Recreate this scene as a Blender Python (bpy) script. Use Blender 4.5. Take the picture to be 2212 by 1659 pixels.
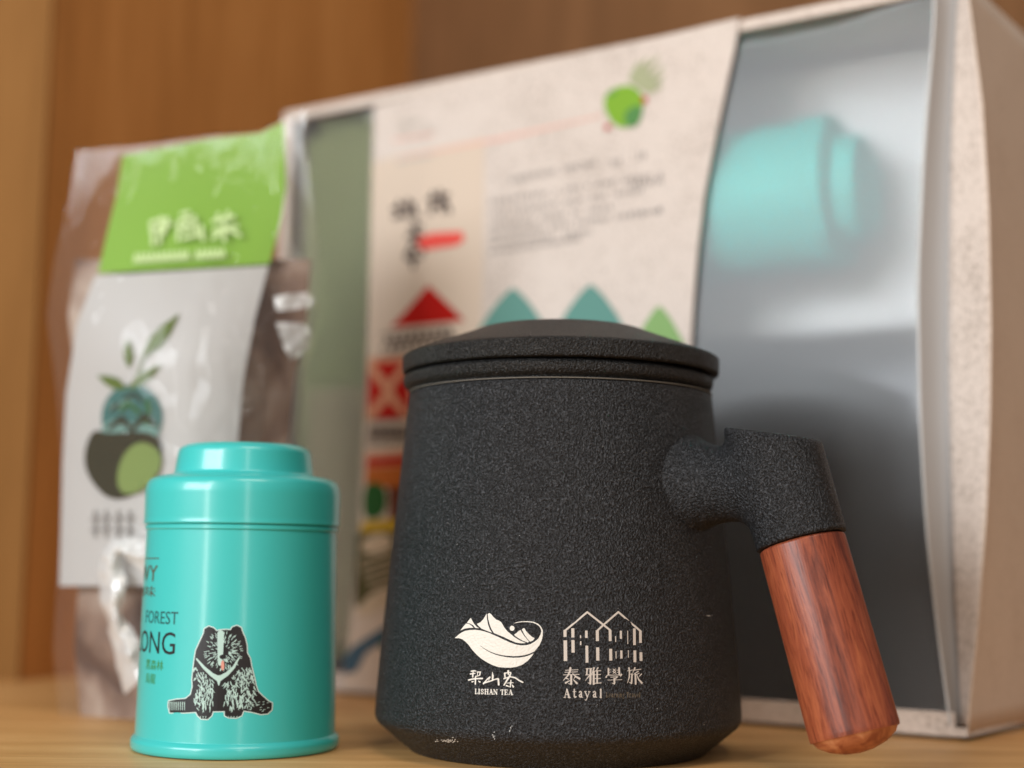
import bpy, bmesh, math, random
import numpy as np
from mathutils import Vector, noise as mnoise
from mathutils.geometry import delaunay_2d_cdt
random.seed(7)
sc = bpy.context.scene
for o in list(bpy.data.objects): bpy.data.objects.remove(o)

# ------------------------------------------------------------------ camera
PITCH, ROLL, CH, FPX = 0.119, 0.01154, 0.04638, 3155.35
FW = np.array([0, math.cos(PITCH), math.sin(PITCH)]); UP0 = np.array([0, -math.sin(PITCH), math.cos(PITCH)]); RT0 = np.array([1., 0, 0])
RT = math.cos(ROLL)*RT0 + math.sin(ROLL)*UP0; UP = -math.sin(ROLL)*RT0 + math.cos(ROLL)*UP0
CAM = np.array([0, 0, CH])
cd = bpy.data.cameras.new('camera'); cam = bpy.data.objects.new('camera', cd); sc.collection.objects.link(cam); sc.camera = cam
from mathutils import Matrix
cam.matrix_world = Matrix([[RT[0], UP[0], -FW[0], 0], [RT[1], UP[1], -FW[1], 0], [RT[2], UP[2], -FW[2], CH], [0, 0, 0, 1]])
cd.sensor_width = 36; cd.lens = FPX/2212*36; cd.clip_start = .01; cd.clip_end = 50
cd.dof.use_dof = True; cd.dof.focus_distance = .324; cd.dof.aperture_fstop = cd.lens/9.0

# ------------------------------------------------------------------ world, lamps, exposure
w = bpy.data.worlds.new('World'); sc.world = w; w.use_nodes = True
w.node_tree.nodes['Background'].inputs[0].default_value = (.74, .76, .80, 1)
w.node_tree.nodes['Background'].inputs[1].default_value = .18
sc.view_settings.view_transform = 'Standard'; sc.view_settings.look = 'None'; sc.view_settings.exposure = .06; sc.view_settings.gamma = 1
def area(name, loc, target, sx, sy, power, col):
    l = bpy.data.lights.new(name, 'AREA'); l.shape = 'RECTANGLE'; l.size = sx; l.size_y = sy; l.energy = power; l.color = col
    o = bpy.data.objects.new(name, l); sc.collection.objects.link(o); o.location = loc
    o.rotation_euler = (Vector(target)-Vector(loc)).to_track_quat('-Z', 'Y').to_euler(); return o
area('window_light', (-1.05, -.55, .50), (0, .38, .08), .80, .42, 15.0, (.88, .945, 1))
area('ceiling_light', (.25, -.35, 1.3), (0, .38, .05), .6, .4, 5.6, (1, .85, .72))
area('tube_light', (-.60, -.50, .25), (-.06, .36, .05), .07, 1.1, 3.5, (1, .97, .92))
area('tube_light', (.19, -.62, .30), (-.06, .36, .05), .05, 1.1, 1.6, (1, .95, .88))

# ------------------------------------------------------------------ material helpers
def mat(name, base=(.5, .5, .5), rough=.5, **kw):
    m = bpy.data.materials.new(name); m.use_nodes = True
    b = m.node_tree.nodes['Principled BSDF']
    b.inputs['Base Color'].default_value = (*base, 1); b.inputs['Roughness'].default_value = rough
    for k, v in kw.items(): b.inputs[k.replace('_', ' ')].default_value = v
    return m
def N(m, t, **kw):
    n = m.node_tree.nodes.new(t)
    for k, v in kw.items(): setattr(n, k, v)
    return n
def L(m, a, b): m.node_tree.links.new(a, b)
def coords(m, scale=(1, 1, 1), rot=(0, 0, 0)):
    tc = N(m, 'ShaderNodeTexCoord'); mp = N(m, 'ShaderNodeMapping'); mp.inputs['Scale'].default_value = scale; mp.inputs['Rotation'].default_value = rot
    L(m, tc.outputs['Object'], mp.inputs['Vector']); return mp.outputs[0]
def noise(m, vec, scale, detail=3, rough=.5, dist=0):
    n = N(m, 'ShaderNodeTexNoise'); n.inputs['Scale'].default_value = scale; n.inputs['Detail'].default_value = detail
    n.inputs['Roughness'].default_value = rough; n.inputs['Distortion'].default_value = dist; L(m, vec, n.inputs['Vector']); return n.outputs['Fac']
def ramp(m, fac, stops):
    r = N(m, 'ShaderNodeValToRGB'); cr = r.color_ramp
    while len(cr.elements) < len(stops): cr.elements.new(.5)
    for e, (p, c) in zip(cr.elements, stops): e.position = p; e.color = (*c, 1)
    L(m, fac, r.inputs['Fac']); return r.outputs['Color']
def bump(m, h, dist, strength=1.):
    b = N(m, 'ShaderNodeBump'); b.inputs['Distance'].default_value = dist; b.inputs['Strength'].default_value = strength; L(m, h, b.inputs['Height'])
    L(m, b.outputs[0], m.node_tree.nodes['Principled BSDF'].inputs['Normal']); return b
def pb(m): return m.node_tree.nodes['Principled BSDF']
def color(m, c): L(m, c, pb(m).inputs['Base Color'])

def wood(name, dark, mid, light, scale, rot=(0, 0, 0), rough=.45, fine=1., bmp=.00003):
    m = mat(name, rough=rough, Specular_IOR_Level=.3); v = coords(m, scale, rot)
    a = noise(m, v, 1, 5, .6, .6); b = noise(m, v, 7*fine, 3, .6)
    mx = N(m, 'ShaderNodeMath', operation='MULTIPLY_ADD'); mx.inputs[1].default_value = .35; L(m, b, mx.inputs[0]); 
    s = N(m, 'ShaderNodeMath', operation='MULTIPLY'); s.inputs[1].default_value = .75; L(m, a, s.inputs[0]); L(m, s.outputs[0], mx.inputs[2])
    color(m, ramp(m, mx.outputs[0], [(.36, dark), (.54, mid), (.70, light)])); bump(m, b, bmp); return m

M = {}
M['shelf'] = wood('oak_laminate', (.50, .25, .085), (.68, .37, .135), (.82, .48, .20), (7, 120, 6), (0, 0, .12), .42)
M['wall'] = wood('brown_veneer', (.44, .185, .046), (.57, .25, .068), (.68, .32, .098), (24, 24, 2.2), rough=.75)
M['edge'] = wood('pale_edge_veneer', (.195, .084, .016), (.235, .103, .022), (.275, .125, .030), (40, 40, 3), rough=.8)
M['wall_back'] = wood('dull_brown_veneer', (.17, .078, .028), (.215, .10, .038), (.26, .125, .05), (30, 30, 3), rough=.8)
# granular black stoneware glaze
def stone(name, c0, c1, c2):
    m = mat(name, rough=.50, Specular_IOR_Level=.42); v = coords(m)
    n1 = noise(m, v, 2150, 1, .5, .4); n2 = noise(m, v, 5200, 1, .6); n3 = noise(m, v, 55, 3)
    mx = N(m, 'ShaderNodeMath', operation='MULTIPLY_ADD'); mx.inputs[1].default_value = .35; L(m, n2, mx.inputs[0]); L(m, n1, mx.inputs[2])
    color(m, ramp(m, mx.outputs[0], [(.56, c0), (.69, c1), (.80, c2), (.90, tuple(2.2*k for k in c2))]))
    rr = N(m, 'ShaderNodeMapRange'); rr.inputs[3].default_value = .36; rr.inputs[4].default_value = .48; L(m, n3, rr.inputs[0]); L(m, rr.outputs[0], pb(m).inputs['Roughness'])
    bump(m, mx.outputs[0], .00062, 1.); return m
M['stone'] = stone('black_stoneware', (.0030, .0033, .0040), (.0135, .0145, .0165), (.032, .034, .038))
M['stone_lid'] = stone('black_stoneware_lid', (.004, .0038, .0038), (.009, .0087, .0083), (.022, .021, .020))
M['clay'] = mat('raw_clay', (.16, .145, .12), .7)
M['print'] = mat('cream_print', (.80, .76, .68), .5); _v = coords(M['print']); bump(M['print'], noise(M['print'], _v, 2300, 1), .00018)
M['print2'] = mat('worn_cream_print', (.66, .59, .52), .55)
M['print3'] = mat('faint_gold_print', (.17, .13, .085), .6)
m = M['grip'] = mat('rosewood', rough=.40)
v = coords(m, (330, 330, 26)); a = noise(m, v, 1, 6, .72, 1.4); v2 = coords(m, (2200, 2200, 170)); b = noise(m, v2, 1, 2, .6); v3 = coords(m, (70, 70, 30)); c = noise(m, v3, 1, 2)
mx = N(m, 'ShaderNodeMath', operation='MULTIPLY_ADD'); mx.inputs[1].default_value = .5; L(m, c, mx.inputs[0]); L(m, a, mx.inputs[2])
col = ramp(m, mx.outputs[0], [(.48, (.05, .011, .006)), (.62, (.16, .034, .016)), (.76, (.29, .066, .028)), (.92, (.42, .115, .046))])
mm = N(m, 'ShaderNodeMix', data_type='RGBA', blend_type='MULTIPLY'); mm.inputs[0].default_value = .6
L(m, col, mm.inputs[6]); L(m, ramp(m, b, [(.36, (.35, .22, .2)), (.46, (1, 1, 1)), (1, (1, 1, 1))]), mm.inputs[7]); color(m, mm.outputs[2]); bump(m, b, .00004)
m = M['grip_end'] = mat('rosewood_end_grain', rough=.5)
v = coords(m, (300, 120, 300)); color(m, ramp(m, noise(m, v, 1, 4, .6, 1.), [(.35, (.30, .075, .028)), (.5, (.50, .17, .065)), (.7, (.66, .29, .13))]))
M['tin'] = mat('teal_enamel', (.05, .56, .53), .38, Coat_Weight=.6, Coat_Roughness=.17)
_v = coords(M['tin']); bump(M['tin'], noise(M['tin'], _v, 900, 2), .000008)
M['ink_brown'] = mat('brown_ink', (.10, .06, .02), .5); M['ink_black'] = mat('black_ink', (.008, .008, .01), .4)
M['ink_dteal'] = mat('dark_teal_ink', (.015, .09, .085), .4); M['ink_green'] = mat('green_ink', (.05, .25, .03), .5)
M['ink_pale'] = mat('pale_ink', (.50, .70, .64), .4); M['ink_white'] = mat('white_ink', (.60, .76, .72), .35); M['ink_pink'] = mat('pink_ink', (.75, .32, .25), .5)
def paper(name, base, spec, amt=.62):
    m = mat(name, rough=.8); v = coords(m); n = noise(m, v, 900, 4, .7); n2 = noise(m, v, 60, 3)
    mx = N(m, 'ShaderNodeMath', operation='MULTIPLY_ADD'); mx.inputs[1].default_value = .3; L(m, n2, mx.inputs[0]); L(m, n, mx.inputs[2])
    color(m, ramp(m, mx.outputs[0], [(.45, spec), (amt, base), (1, base)])); bump(m, n, .00008); return m
M['paper'] = paper('fibre_paper', (.74, .64, .565), (.42, .34, .28), .68)
M['sleeve'] = paper('sleeve_paper', (.72, .63, .565), (.46, .385, .33), .66)
M['kraft'] = paper('tan_kraft', (.74, .61, .50), (.58, .45, .35))
def ink(name, c, r=.75): M[name] = mat(name, c, r, Specular_IOR_Level=.15)
ink('tan_tone', (.70, .575, .465)); ink('grey_ink', (.22, .20, .19)); ink('charcoal_ink', (.07, .05, .045)); ink('seal_red_ink', (.85, .10, .08)); ink('red_ink', (.50, .012, .008))
ink('teal_hill_ink', (.13, .30, .26)); ink('green_hill_ink', (.25, .42, .16)); ink('fruit_ink', (.22, .42, .04)); ink('leaf_grey_ink', (.40, .42, .26)); ink('fruit_dark_ink', (.10, .26, .08))
ink('faint_pink_ink', (.80, .50, .42)); ink('faint_grey_ink', (.58, .52, .46)); ink('orange_ink', (.55, .15, .03)); ink('bark_ink', (.16, .05, .03)); ink('deep_green_ink', (.03, .12, .03)); ink('yellow_ink', (.60, .38, .03))
ink('olive_ink', (.09, .08, .03)); ink('cream_ink', (.66, .52, .36)); ink('blue_ink', (.07, .13, .18)); ink('leaf_ink', (.10, .15, .025)); ink('far_teal_ink', (.045, .15, .14)); ink('mist_ink', (.16, .30, .27)); ink('moss_ink', (.025, .024, .008)); ink('lime_ink', (.20, .28, .08)); ink('label_text_ink', (.26, .25, .24))
ink('header_text_ink', (.62, .78, .38))
M['header'] = mat('green_header', (.20, .41, .018), .6); M['label'] = mat('white_label', (.50, .49, .475), .5)
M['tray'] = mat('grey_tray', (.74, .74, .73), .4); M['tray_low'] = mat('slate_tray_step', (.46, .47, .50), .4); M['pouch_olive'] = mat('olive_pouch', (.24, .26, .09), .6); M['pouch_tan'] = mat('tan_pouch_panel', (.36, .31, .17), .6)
m = M['mug_inside'] = mat('dark_block', (.05, .05, .055), .6)
# clear film: transparent mixed with a glossy coat
def film(name, tint, dens, rough, gl, wr=None, blur=0):
    m = mat(name, tint, rough); nt = m.node_tree; out = nt.nodes['Material Output']
    tr = N(m, 'ShaderNodeBsdfTransparent'); mix = N(m, 'ShaderNodeMixShader'); mix.inputs[0].default_value = dens
    go = N(m, 'ShaderNodeBsdfGlossy'); go.inputs['Roughness'].default_value = rough; go.inputs['Color'].default_value = (1, 1, 1, 1)
    m2 = N(m, 'ShaderNodeMixShader'); fr = N(m, 'ShaderNodeFresnel'); fr.inputs['IOR'].default_value = 1.5
    ad = N(m, 'ShaderNodeMath', operation='MULTIPLY'); ad.inputs[1].default_value = gl; L(m, fr.outputs[0], ad.inputs[0])
    src = tr
    if blur:
        rf = N(m, 'ShaderNodeBsdfRefraction'); rf.inputs['IOR'].default_value = 1.22; rf.inputs['Roughness'].default_value = .45
        src = N(m, 'ShaderNodeMixShader'); src.inputs[0].default_value = blur; L(m, tr.outputs[0], src.inputs[1]); L(m, rf.outputs[0], src.inputs[2])
    L(m, src.outputs[0], mix.inputs[1]); L(m, pb(m).outputs[0], mix.inputs[2]); L(m, mix.outputs[0], m2.inputs[1]); L(m, go.outputs[0], m2.inputs[2]); L(m, ad.outputs[0], m2.inputs[0])
    L(m, m2.outputs[0], out.inputs['Surface'])
    if wr:
        v = coords(m, (wr[0], wr[0], wr[1])); b = bump(m, noise(m, v, 1, 3, .55, 1.5), wr[2]); L(m, b.outputs[0], go.inputs['Normal'])
    return m
M['window'] = film('frosted_window', (.62, .63, .64), .09, .26, .6, None, 1.0)
M['film'] = film('bag_film', (.66, .56, .50), .05, .05, .22, (34, 16, .0018))
m = M['content'] = mat('tea_leaf_fill', rough=.6); v = coords(m, (38, 38, 38)); n = noise(m, v, 1, 3, .5, .5); color(m, ramp(m, n, [(.38, (.09, .042, .026)), (.5, (.25, .155, .11)), (.66, (.46, .36, .29))])); bump(m, n, .003)
M['glare_film'] = film('pale_glare_film', (.92, .92, .90), .62, .10, 1.5, (60, 30, .0015))  # whitish tint paints the glare of the bag film

# ------------------------------------------------------------------ object helpers
def tag(o, label=None, cat=None, group=None, kind=None):
    for k, v in (('label', label), ('category', cat), ('group', group), ('kind', kind)):
        if v: o[k] = v
    return o
def empty(name, loc, rot=(0, 0, 0)):
    o = bpy.data.objects.new(name, None); sc.collection.objects.link(o); o.location = loc; o.rotation_euler = rot; o.empty_display_size = .01; return o
def mesh(name, verts, faces, m, parent=None, smooth=False, sub=0):
    """verts are world coordinates; the object is parented keeping them in place"""
    base = Vector((0, 0, 0)) if parent is None else wl(parent)
    me = bpy.data.meshes.new(name); me.from_pydata([tuple(Vector([float(c) for c in v])-base) for v in verts], [], [tuple(int(i) for i in f) for f in faces])
    me.materials.append(M[m] if isinstance(m, str) else m); me.update()
    if smooth: me.polygons.foreach_set('use_smooth', [True]*len(me.polygons))
    o = bpy.data.objects.new(name, me); sc.collection.objects.link(o)
    if parent: o.parent = parent
    return o
def wl(o):
    p = Vector(o.location)
    while o.parent: o = o.parent; p += Vector(o.location)
    return p
def fixn(o):
    bm = bmesh.new(); bm.from_mesh(o.data); bmesh.ops.recalc_face_normals(bm, faces=bm.faces); bm.to_mesh(o.data); bm.free(); return o
def lathe(name, prof, c, m, parent, seg=192, axis=None, smooth=True, sharp=35):
    """prof: (r, h) from bottom to top, rounded already; c centre world; axis unit vector"""
    ax = np.array([0, 0, 1.]) if axis is None else np.array(axis)/np.linalg.norm(axis)
    a = np.cross(ax, [0, 1., 0]); a /= np.linalg.norm(a); b = np.cross(ax, a)
    vs, fs, rings = [], [], []
    for r, h in prof:
        if r < 1e-7: rings.append([len(vs)]); vs.append(np.array(c)+ax*h)
        else:
            rings.append(list(range(len(vs), len(vs)+seg)))
            for k in range(seg):
                t = 2*math.pi*k/seg; vs.append(np.array(c)+ax*h+r*(a*math.cos(t)+b*math.sin(t)))
    for A, B in zip(rings[:-1], rings[1:]):
        for k in range(seg):
            j = (k+1) % seg
            if len(A) == 1 and len(B) == 1: continue
            if len(A) == 1: fs.append((A[0], B[j], B[k]))
            elif len(B) == 1: fs.append((A[k], A[j], B[0]))
            else: fs.append((A[k], A[j], B[j], B[k]))
    o = fixn(mesh(name, vs, fs, m, parent, smooth))
    o.data.set_sharp_from_angle(angle=math.radians(sharp)); return o
def rnd(pts, rad, n=5):
    """round the corners of a profile polyline; rad per point"""
    out = []
    for i, p in enumerate(pts):
        r = rad[i] if i < len(rad) else 0
        if r == 0 or i in (0, len(pts)-1): out.append(p); continue
        p = np.array(p, float); a = np.array(pts[i-1], float)-p; b = np.array(pts[i+1], float)-p
        la, lb = np.linalg.norm(a), np.linalg.norm(b); r = min(r, la*.49, lb*.49); a = p+a/la*r; b = p+b/lb*r
        for k in range(n+1):
            t = k/n; out.append(tuple((1-t)**2*a+2*t*(1-t)*p+t*t*b))
    return out
def box(name, lo, hi, m, parent=None, bev=.0, M4=None):
    bm = bmesh.new(); bmesh.ops.create_cube(bm, size=1)
    for v in bm.verts:
        v.co = Vector([lo[i]+(v.co[i]+.5)*(hi[i]-lo[i]) for i in range(3)])
    if bev: bmesh.ops.bevel(bm, geom=bm.edges[:], offset=bev, segments=2, affect='EDGES')
    vs = [v.co.copy() for v in bm.verts]; fs = [[v.index for v in f.verts] for f in bm.faces]; bm.free()
    if M4 is not None: vs = [M4 @ v for v in vs]
    return mesh(name, vs, fs, m, parent)

# ------------------------------------------------------------------ measuring rays (used once to place outlines on real surfaces)
def ray(u, v):
    d = FW+(u-1106)/FPX*RT+(829.5-v)/FPX*UP; return d/np.linalg.norm(d)
def hit(u, v, P, n):
    d = ray(u, v); return CAM+d*((P-CAM)@n)/(d@n)
Z = np.array([0, 0, 1.])

# ------------------------------------------------------------------ flat artwork -> triangles
def inside(p, poly):
    x, y = p; c = False; j = len(poly)-1
    for i in range(len(poly)):
        xi, yi = poly[i]; xj, yj = poly[j]
        if (yi > y) != (yj > y) and x < (xj-xi)*(y-yi)/(yj-yi)+xi: c = not c
        j = i
    return c
def stroke(pts, wd, cap=True):
    """polyline with width (number or one per point) -> convex-ish polygons"""
    pts = [np.array(p, float) for p in pts]
    ws = [wd]*len(pts) if isinstance(wd, (int, float)) else list(wd)
    out = []
    for (p, q, a, b) in zip(pts[:-1], pts[1:], ws[:-1], ws[1:]):
        d = q-p; l = np.linalg.norm(d)
        if l < 1e-6: continue
        d /= l; n = np.array([-d[1], d[0]])
        out.append([tuple(p+n*a/2), tuple(q+n*b/2), tuple(q-n*b/2), tuple(p-n*a/2)])
    rngp = range(len(pts)) if cap else range(1, len(pts)-1)
    for i in rngp: out.append(disc(pts[i][0], pts[i][1], ws[i]*.5, n=8))
    return out
def disc(x, y, r, ry=None, n=16, ang=0):
    ry = ry or r; ca, sa = math.cos(ang), math.sin(ang)
    return [(x+r*math.cos(t)*ca-ry*math.sin(t)*sa, y+r*math.cos(t)*sa+ry*math.sin(t)*ca) for t in [2*math.pi*k/n for k in range(n)]]
def smoothpoly(pts, it=2):
    for _ in range(it):
        o = []
        for i in range(len(pts)):
            a = pts[i]; b = pts[(i+1) % len(pts)]
            o += [(.75*a[0]+.25*b[0], .75*a[1]+.25*b[1]), (.25*a[0]+.75*b[0], .25*a[1]+.75*b[1])]
        pts = o
    return pts
def tri(polys, holes=(), step=None):
    vs, es = [], []
    for P in list(polys)+list(holes):
        b = len(vs); vs += [Vector(p) for p in P]; es += [(b+i, b+(i+1) % len(P)) for i in range(len(P))]
    if step:
        xs = [v.x for v in vs]; ys = [v.y for v in vs]
        x = min(xs)+step*.37
        while x < max(xs):
            y = min(ys)+step*.41
            while y < max(ys):
                if any(inside((x, y), P) for P in polys): vs.append(Vector((x, y)))
                y += step
            x += step
    r = delaunay_2d_cdt(vs, es, [], 0, 1e-5)
    bb = lambda P: (min(p[0] for p in P), max(p[0] for p in P), min(p[1] for p in P), max(p[1] for p in P))
    B1 = [(bb(P), P) for P in polys]; B2 = [(bb(P), P) for P in holes]
    ins = lambda c, B: any(b[0] <= c[0] <= b[1] and b[2] <= c[1] <= b[3] and inside(c, P) for b, P in B)
    fs = []
    for f in r[2]:
        if len(f) != 3: continue
        c = (sum(r[0][i].x for i in f)/3, sum(r[0][i].y for i in f)/3)
        if ins(c, B1) and not ins(c, B2): fs.append(f)
    return r[0], fs
def decal(name, polys, surf, off, m, parent, holes=(), step=None, conv=None):
    V, F = tri(polys, holes, step)
    used = sorted({i for f in F for i in f}); ix = {i: k for k, i in enumerate(used)}
    pts = []
    for i in used:
        p = (V[i].x, V[i].y)
        if conv: p = conv(*p)
        pts.append(surf(p[0], p[1], off))
    o = mesh(name, pts, [tuple(ix[i] for i in f) for f in F], m, parent); 
    return fixdir(o)
def fixdir(o):
    bm = bmesh.new(); bm.from_mesh(o.data); base = wl(o)
    for f in bm.faces:
        if f.normal.dot(Vector(CAM)-(base+f.calc_center_median())) < 0: f.normal_flip()
    bm.to_mesh(o.data); bm.free(); return o
def text_polys(s, shear=0):
    c = bpy.data.curves.new('t', 'FONT'); c.body = s; c.resolution_u = 3; o = bpy.data.objects.new('t', c); sc.collection.objects.link(o)
    dg = bpy.context.evaluated_depsgraph_get(); me = bpy.data.meshes.new_from_object(o.evaluated_get(dg))
    V = [(v.co.x+shear*v.co.y, v.co.y) for v in me.vertices]; F = [tuple(p.vertices) for p in me.polygons]
    bpy.data.objects.remove(o); bpy.data.curves.remove(c); bpy.data.meshes.remove(me)
    x0 = min(v[0] for v in V); x1 = max(v[0] for v in V); y0 = min(v[1] for v in V); y1 = max(v[1] for v in V)
    return [((v[0]-x0)/(x1-x0), (v[1]-y0)/(y1-y0)) for v in V], F

# ================================================================== SETTING
box('shelf', (-.9, -.35, -.02), (.9, 1.0, 0), 'shelf')['kind'] = 'structure'
A = np.array([-.1805, .545]); B = np.array([-.0545, .755]); d = (B-A)/np.linalg.norm(B-A)
nn = np.array([-d[1], d[0]])
def prism(name, pts, z0, z1, m, parent=None):
    n = len(pts); vs = [(x, y, z0) for x, y in pts]+[(x, y, z1) for x, y in pts]
    fs = [tuple(range(n)), tuple(range(n, 2*n))]+[(i, (i+1) % n, n+(i+1) % n, n+i) for i in range(n)]
    return fixn(mesh(name, vs, fs, m, parent))
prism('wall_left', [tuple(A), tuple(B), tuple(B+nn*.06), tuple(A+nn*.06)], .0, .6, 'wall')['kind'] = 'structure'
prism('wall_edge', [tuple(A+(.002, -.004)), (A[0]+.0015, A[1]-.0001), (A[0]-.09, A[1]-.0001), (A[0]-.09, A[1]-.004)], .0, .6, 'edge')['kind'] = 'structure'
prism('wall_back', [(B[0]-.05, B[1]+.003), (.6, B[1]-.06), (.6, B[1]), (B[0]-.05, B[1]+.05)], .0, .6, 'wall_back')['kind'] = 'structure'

# ================================================================== MUG
MC = np.array([.01222, .36781, 0.])
mug = tag(empty('tea_mug', MC), 'black granular stoneware mug with domed lid and reddish wooden side handle, in front', 'mug')
ZS, RS, ZW, RW = .0873, .0381, .0074, .0450
body_prof = [(0, .0012), (.0330, .0012), (.0345, 0), (.0362, 0), (.0372, .0010), (RW, ZW), (.04475, .0135), (.0436, .028), (RS, ZS-.0002), (.0372, ZS+.0002), (.0350, ZS-.001), (.0350, .010), (0, .008)]
BP = rnd(body_prof, [0, .0005, .001, .001, .001, .0016, .012, .02, .0008, .0004, .001, .003], 8)
body = lathe('mug_body', BP, MC, 'stone', mug, 256, sharp=60)
_out = [p for p in BP]
_i0 = min(range(len(BP)), key=lambda i: abs(BP[i][1]-.0010)+abs(BP[i][0]-.0372)); _i1 = min(range(len(BP)), key=lambda i: abs(BP[i][1]-ZS)+abs(BP[i][0]-RS))
WALL = sorted([(h, r) for r, h in BP[_i0:_i1+1]])
WH = np.array([a for a, b in WALL]); WR = np.array([b for a, b in WALL])
def mugS(u, v, off):
    dd = ray(u, v); t = .30; 
    for _ in range(60):
        p = CAM+dd*t; R = np.interp(p[2], WH, WR)+off
        g = math.hypot(p[0]-MC[0], p[1]-MC[1])-R
        if abs(g) < 1e-7: break
        t += g*.9
    return p
lathe('clay_rim', [(.0368, ZS+.0001), (.0382, ZS+.0001), (.0382, ZS+.0003), (.0368, ZS+.0005)], MC, 'clay', body, 192)
IC = MC+np.array([-.0006, 0, 0])
inf_prof = rnd([(.0366, .0868), (.0372, .0881), (.0389, .0890), (.0392, .0912), (.0375, .0922), (.033, .0922)], [0, .0003, .0008, .0007, .0005], 5)
lathe('infuser', inf_prof, IC, 'stone_lid', mug, 256, sharp=50)
lid_prof = rnd([(.0, .0925), (.0378, .0925), (.0384, .0921), (.0399, .0924), (.0400, .0963), (.0391, .0969), (.0235, .1027), (.0205, .1040), (.0, .1046)], [0, 0, .0004, .0006, .0003, .0004, .002, .002], 6)
lathe('lid', lid_prof, MC, 'stone_lid', mug, 256, sharp=50)
# handle: arm blends into a leaning socket (signed distance surface, surface nets)
phi = math.radians(52); e = np.array([math.sin(phi), -math.cos(phi), 0]); pn = np.cross(e, Z)
T = hit(1668, 940, MC, pn); J = hit(1727, 1172, MC, pn); Bt = hit(1848, 1590, MC, pn)
ax = (T-Bt)/np.linalg.norm(T-Bt)
AC = hit(1560, 1047, MC, pn)
def sdf(P):
    q = P-T; h = q@ax; rr = np.linalg.norm(q-h[..., None]*ax, axis=-1)
    rad = .01035-.0002*np.clip(-h/.03, 0, 1)
    hj = (J-T)@ax
    dcyl = np.maximum(rr-rad, np.maximum(h-.006, hj-h))
    # arm from mug axis outward
    a0 = np.array([MC[0], MC[1], AC[2]])+e*.030; q = P-a0; t = q@e; r2 = np.linalg.norm(q-t[..., None]*e, axis=-1)
    ra = .0086+.0030*np.clip(1-(t-.0095)/.010, 0, 1.2)**2
    darm = np.maximum(r2-ra, np.maximum(-t, t-.030))
    k = .0042; hh = np.clip(.5+.5*(dcyl-darm)/k, 0, 1); dd = dcyl*(1-hh)+darm*hh-k*hh*(1-hh)
    dd = np.maximum(dd, hj-h)
    tp = (Z*math.cos(math.radians(9))+e*math.sin(math.radians(9)))
    dt = (P-(T+np.array([0, 0, .0004])))@tp; kk = .0012
    hh = np.clip(.5-.5*(dd-dt)/kk, 0, 1); dd = dd*(1-hh)+dt*hh+kk*hh*(1-hh)
    return dd
def surfnet(f, lo, hi, s):
    n = [int((b-a)/s)+1 for a, b in zip(lo, hi)]
    g = np.stack(np.meshgrid(*[lo[i]+s*np.arange(n[i]) for i in range(3)], indexing='ij'), -1); D = f(g)
    I = D < 0; c = np.zeros([k-1 for k in n]); acc = np.zeros((*c.shape, 3))
    offs = [(i, j, k) for i in (0, 1) for j in (0, 1) for k in (0, 1)]
    sl = lambda o: tuple(slice(o[i], n[i]-1+o[i]) for i in range(3))
    for a in offs:
        for d_ in range(3):
            if a[d_]: continue
            b = list(a); b[d_] = 1; A_, B_ = D[sl(a)], D[sl(b)]; cr = (A_ < 0) != (B_ < 0)
            t = np.where(cr, A_/np.where(cr, A_-B_, 1), 0); P = np.stack([np.full_like(t, a[i], float) for i in range(3)], -1); P[..., d_] += t
            acc += P*cr[..., None]; c += cr
    m_ = c > 0; idx = -np.ones(c.shape, int); idx[m_] = np.arange(m_.sum()); w_ = np.argwhere(m_)
    V = (w_+acc[m_]/c[m_][:, None])*s+np.array(lo); F = []
    for d_ in range(3):
        a, b = [(1, 2), (2, 0), (0, 1)][d_]
        A_ = I; sh = [slice(None)]*3; sh[d_] = slice(0, -1); s2 = [slice(None)]*3; s2[d_] = slice(1, None)
        cr = np.argwhere(I[tuple(sh)] != I[tuple(s2)])
        for p in cr:
            if p[a] == 0 or p[b] == 0 or p[a] >= c.shape[a] or p[b] >= c.shape[b]: continue
            q = [list(p) for _ in range(4)]; q[1][a] -= 1; q[2][a] -= 1; q[2][b] -= 1; q[3][b] -= 1
            ids = [idx[tuple(x)] for x in q]
            if min(ids) < 0: continue
            F.append(ids if I[tuple(p)] else ids[::-1])
    return V, F
lo = np.minimum.reduce([T, J, AC-e*.03])-.016; hi = np.maximum.reduce([T, J, AC])+.016
V, F = surfnet(sdf, lo, hi, .00055)
hs = mesh('handle_socket', V, F, 'stone', mug, True); fixn(hs)
gl = np.linalg.norm(J-Bt)
gp = rnd([(0, -.0028), (.0060, -.0020), (.0092, 0.0)], [0, .002, 0], 5)
grip = lathe('wooden_grip', rnd([(0, .0004), (.0097, .0004), (.0098, .0012), (.00965, gl-.0006), (.0092, gl-.0002), (0, gl-.0002)], [0, 0, .0003, .0003, .0002]), Bt, 'grip', mug, 96, axis=ax)
# local frame for grain: rotate the object data into axis-aligned object space
def reaxis(o, org, axis):
    q = Vector(axis).to_track_quat('Z', 'Y'); R = q.to_matrix().to_4x4(); pw = wl(o.parent); T4 = Matrix.Translation(Vector(org)-pw)@R
    o.data.transform(Matrix.Translation(-pw*0)); o.data.transform(T4.inverted()); o.matrix_parent_inverse = Matrix.Identity(4); o.location = (Vector(org)-pw); o.rotation_euler = q.to_euler()
reaxis(grip, Bt, ax)
ge = lathe('grip_end', [(0, -.0036), (.0030, -.0033), (.0062, -.0023), (.0085, -.0008), (.0096, .0009), (0, .0009)], Bt, 'grip_end', mug, 96, axis=ax)

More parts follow.
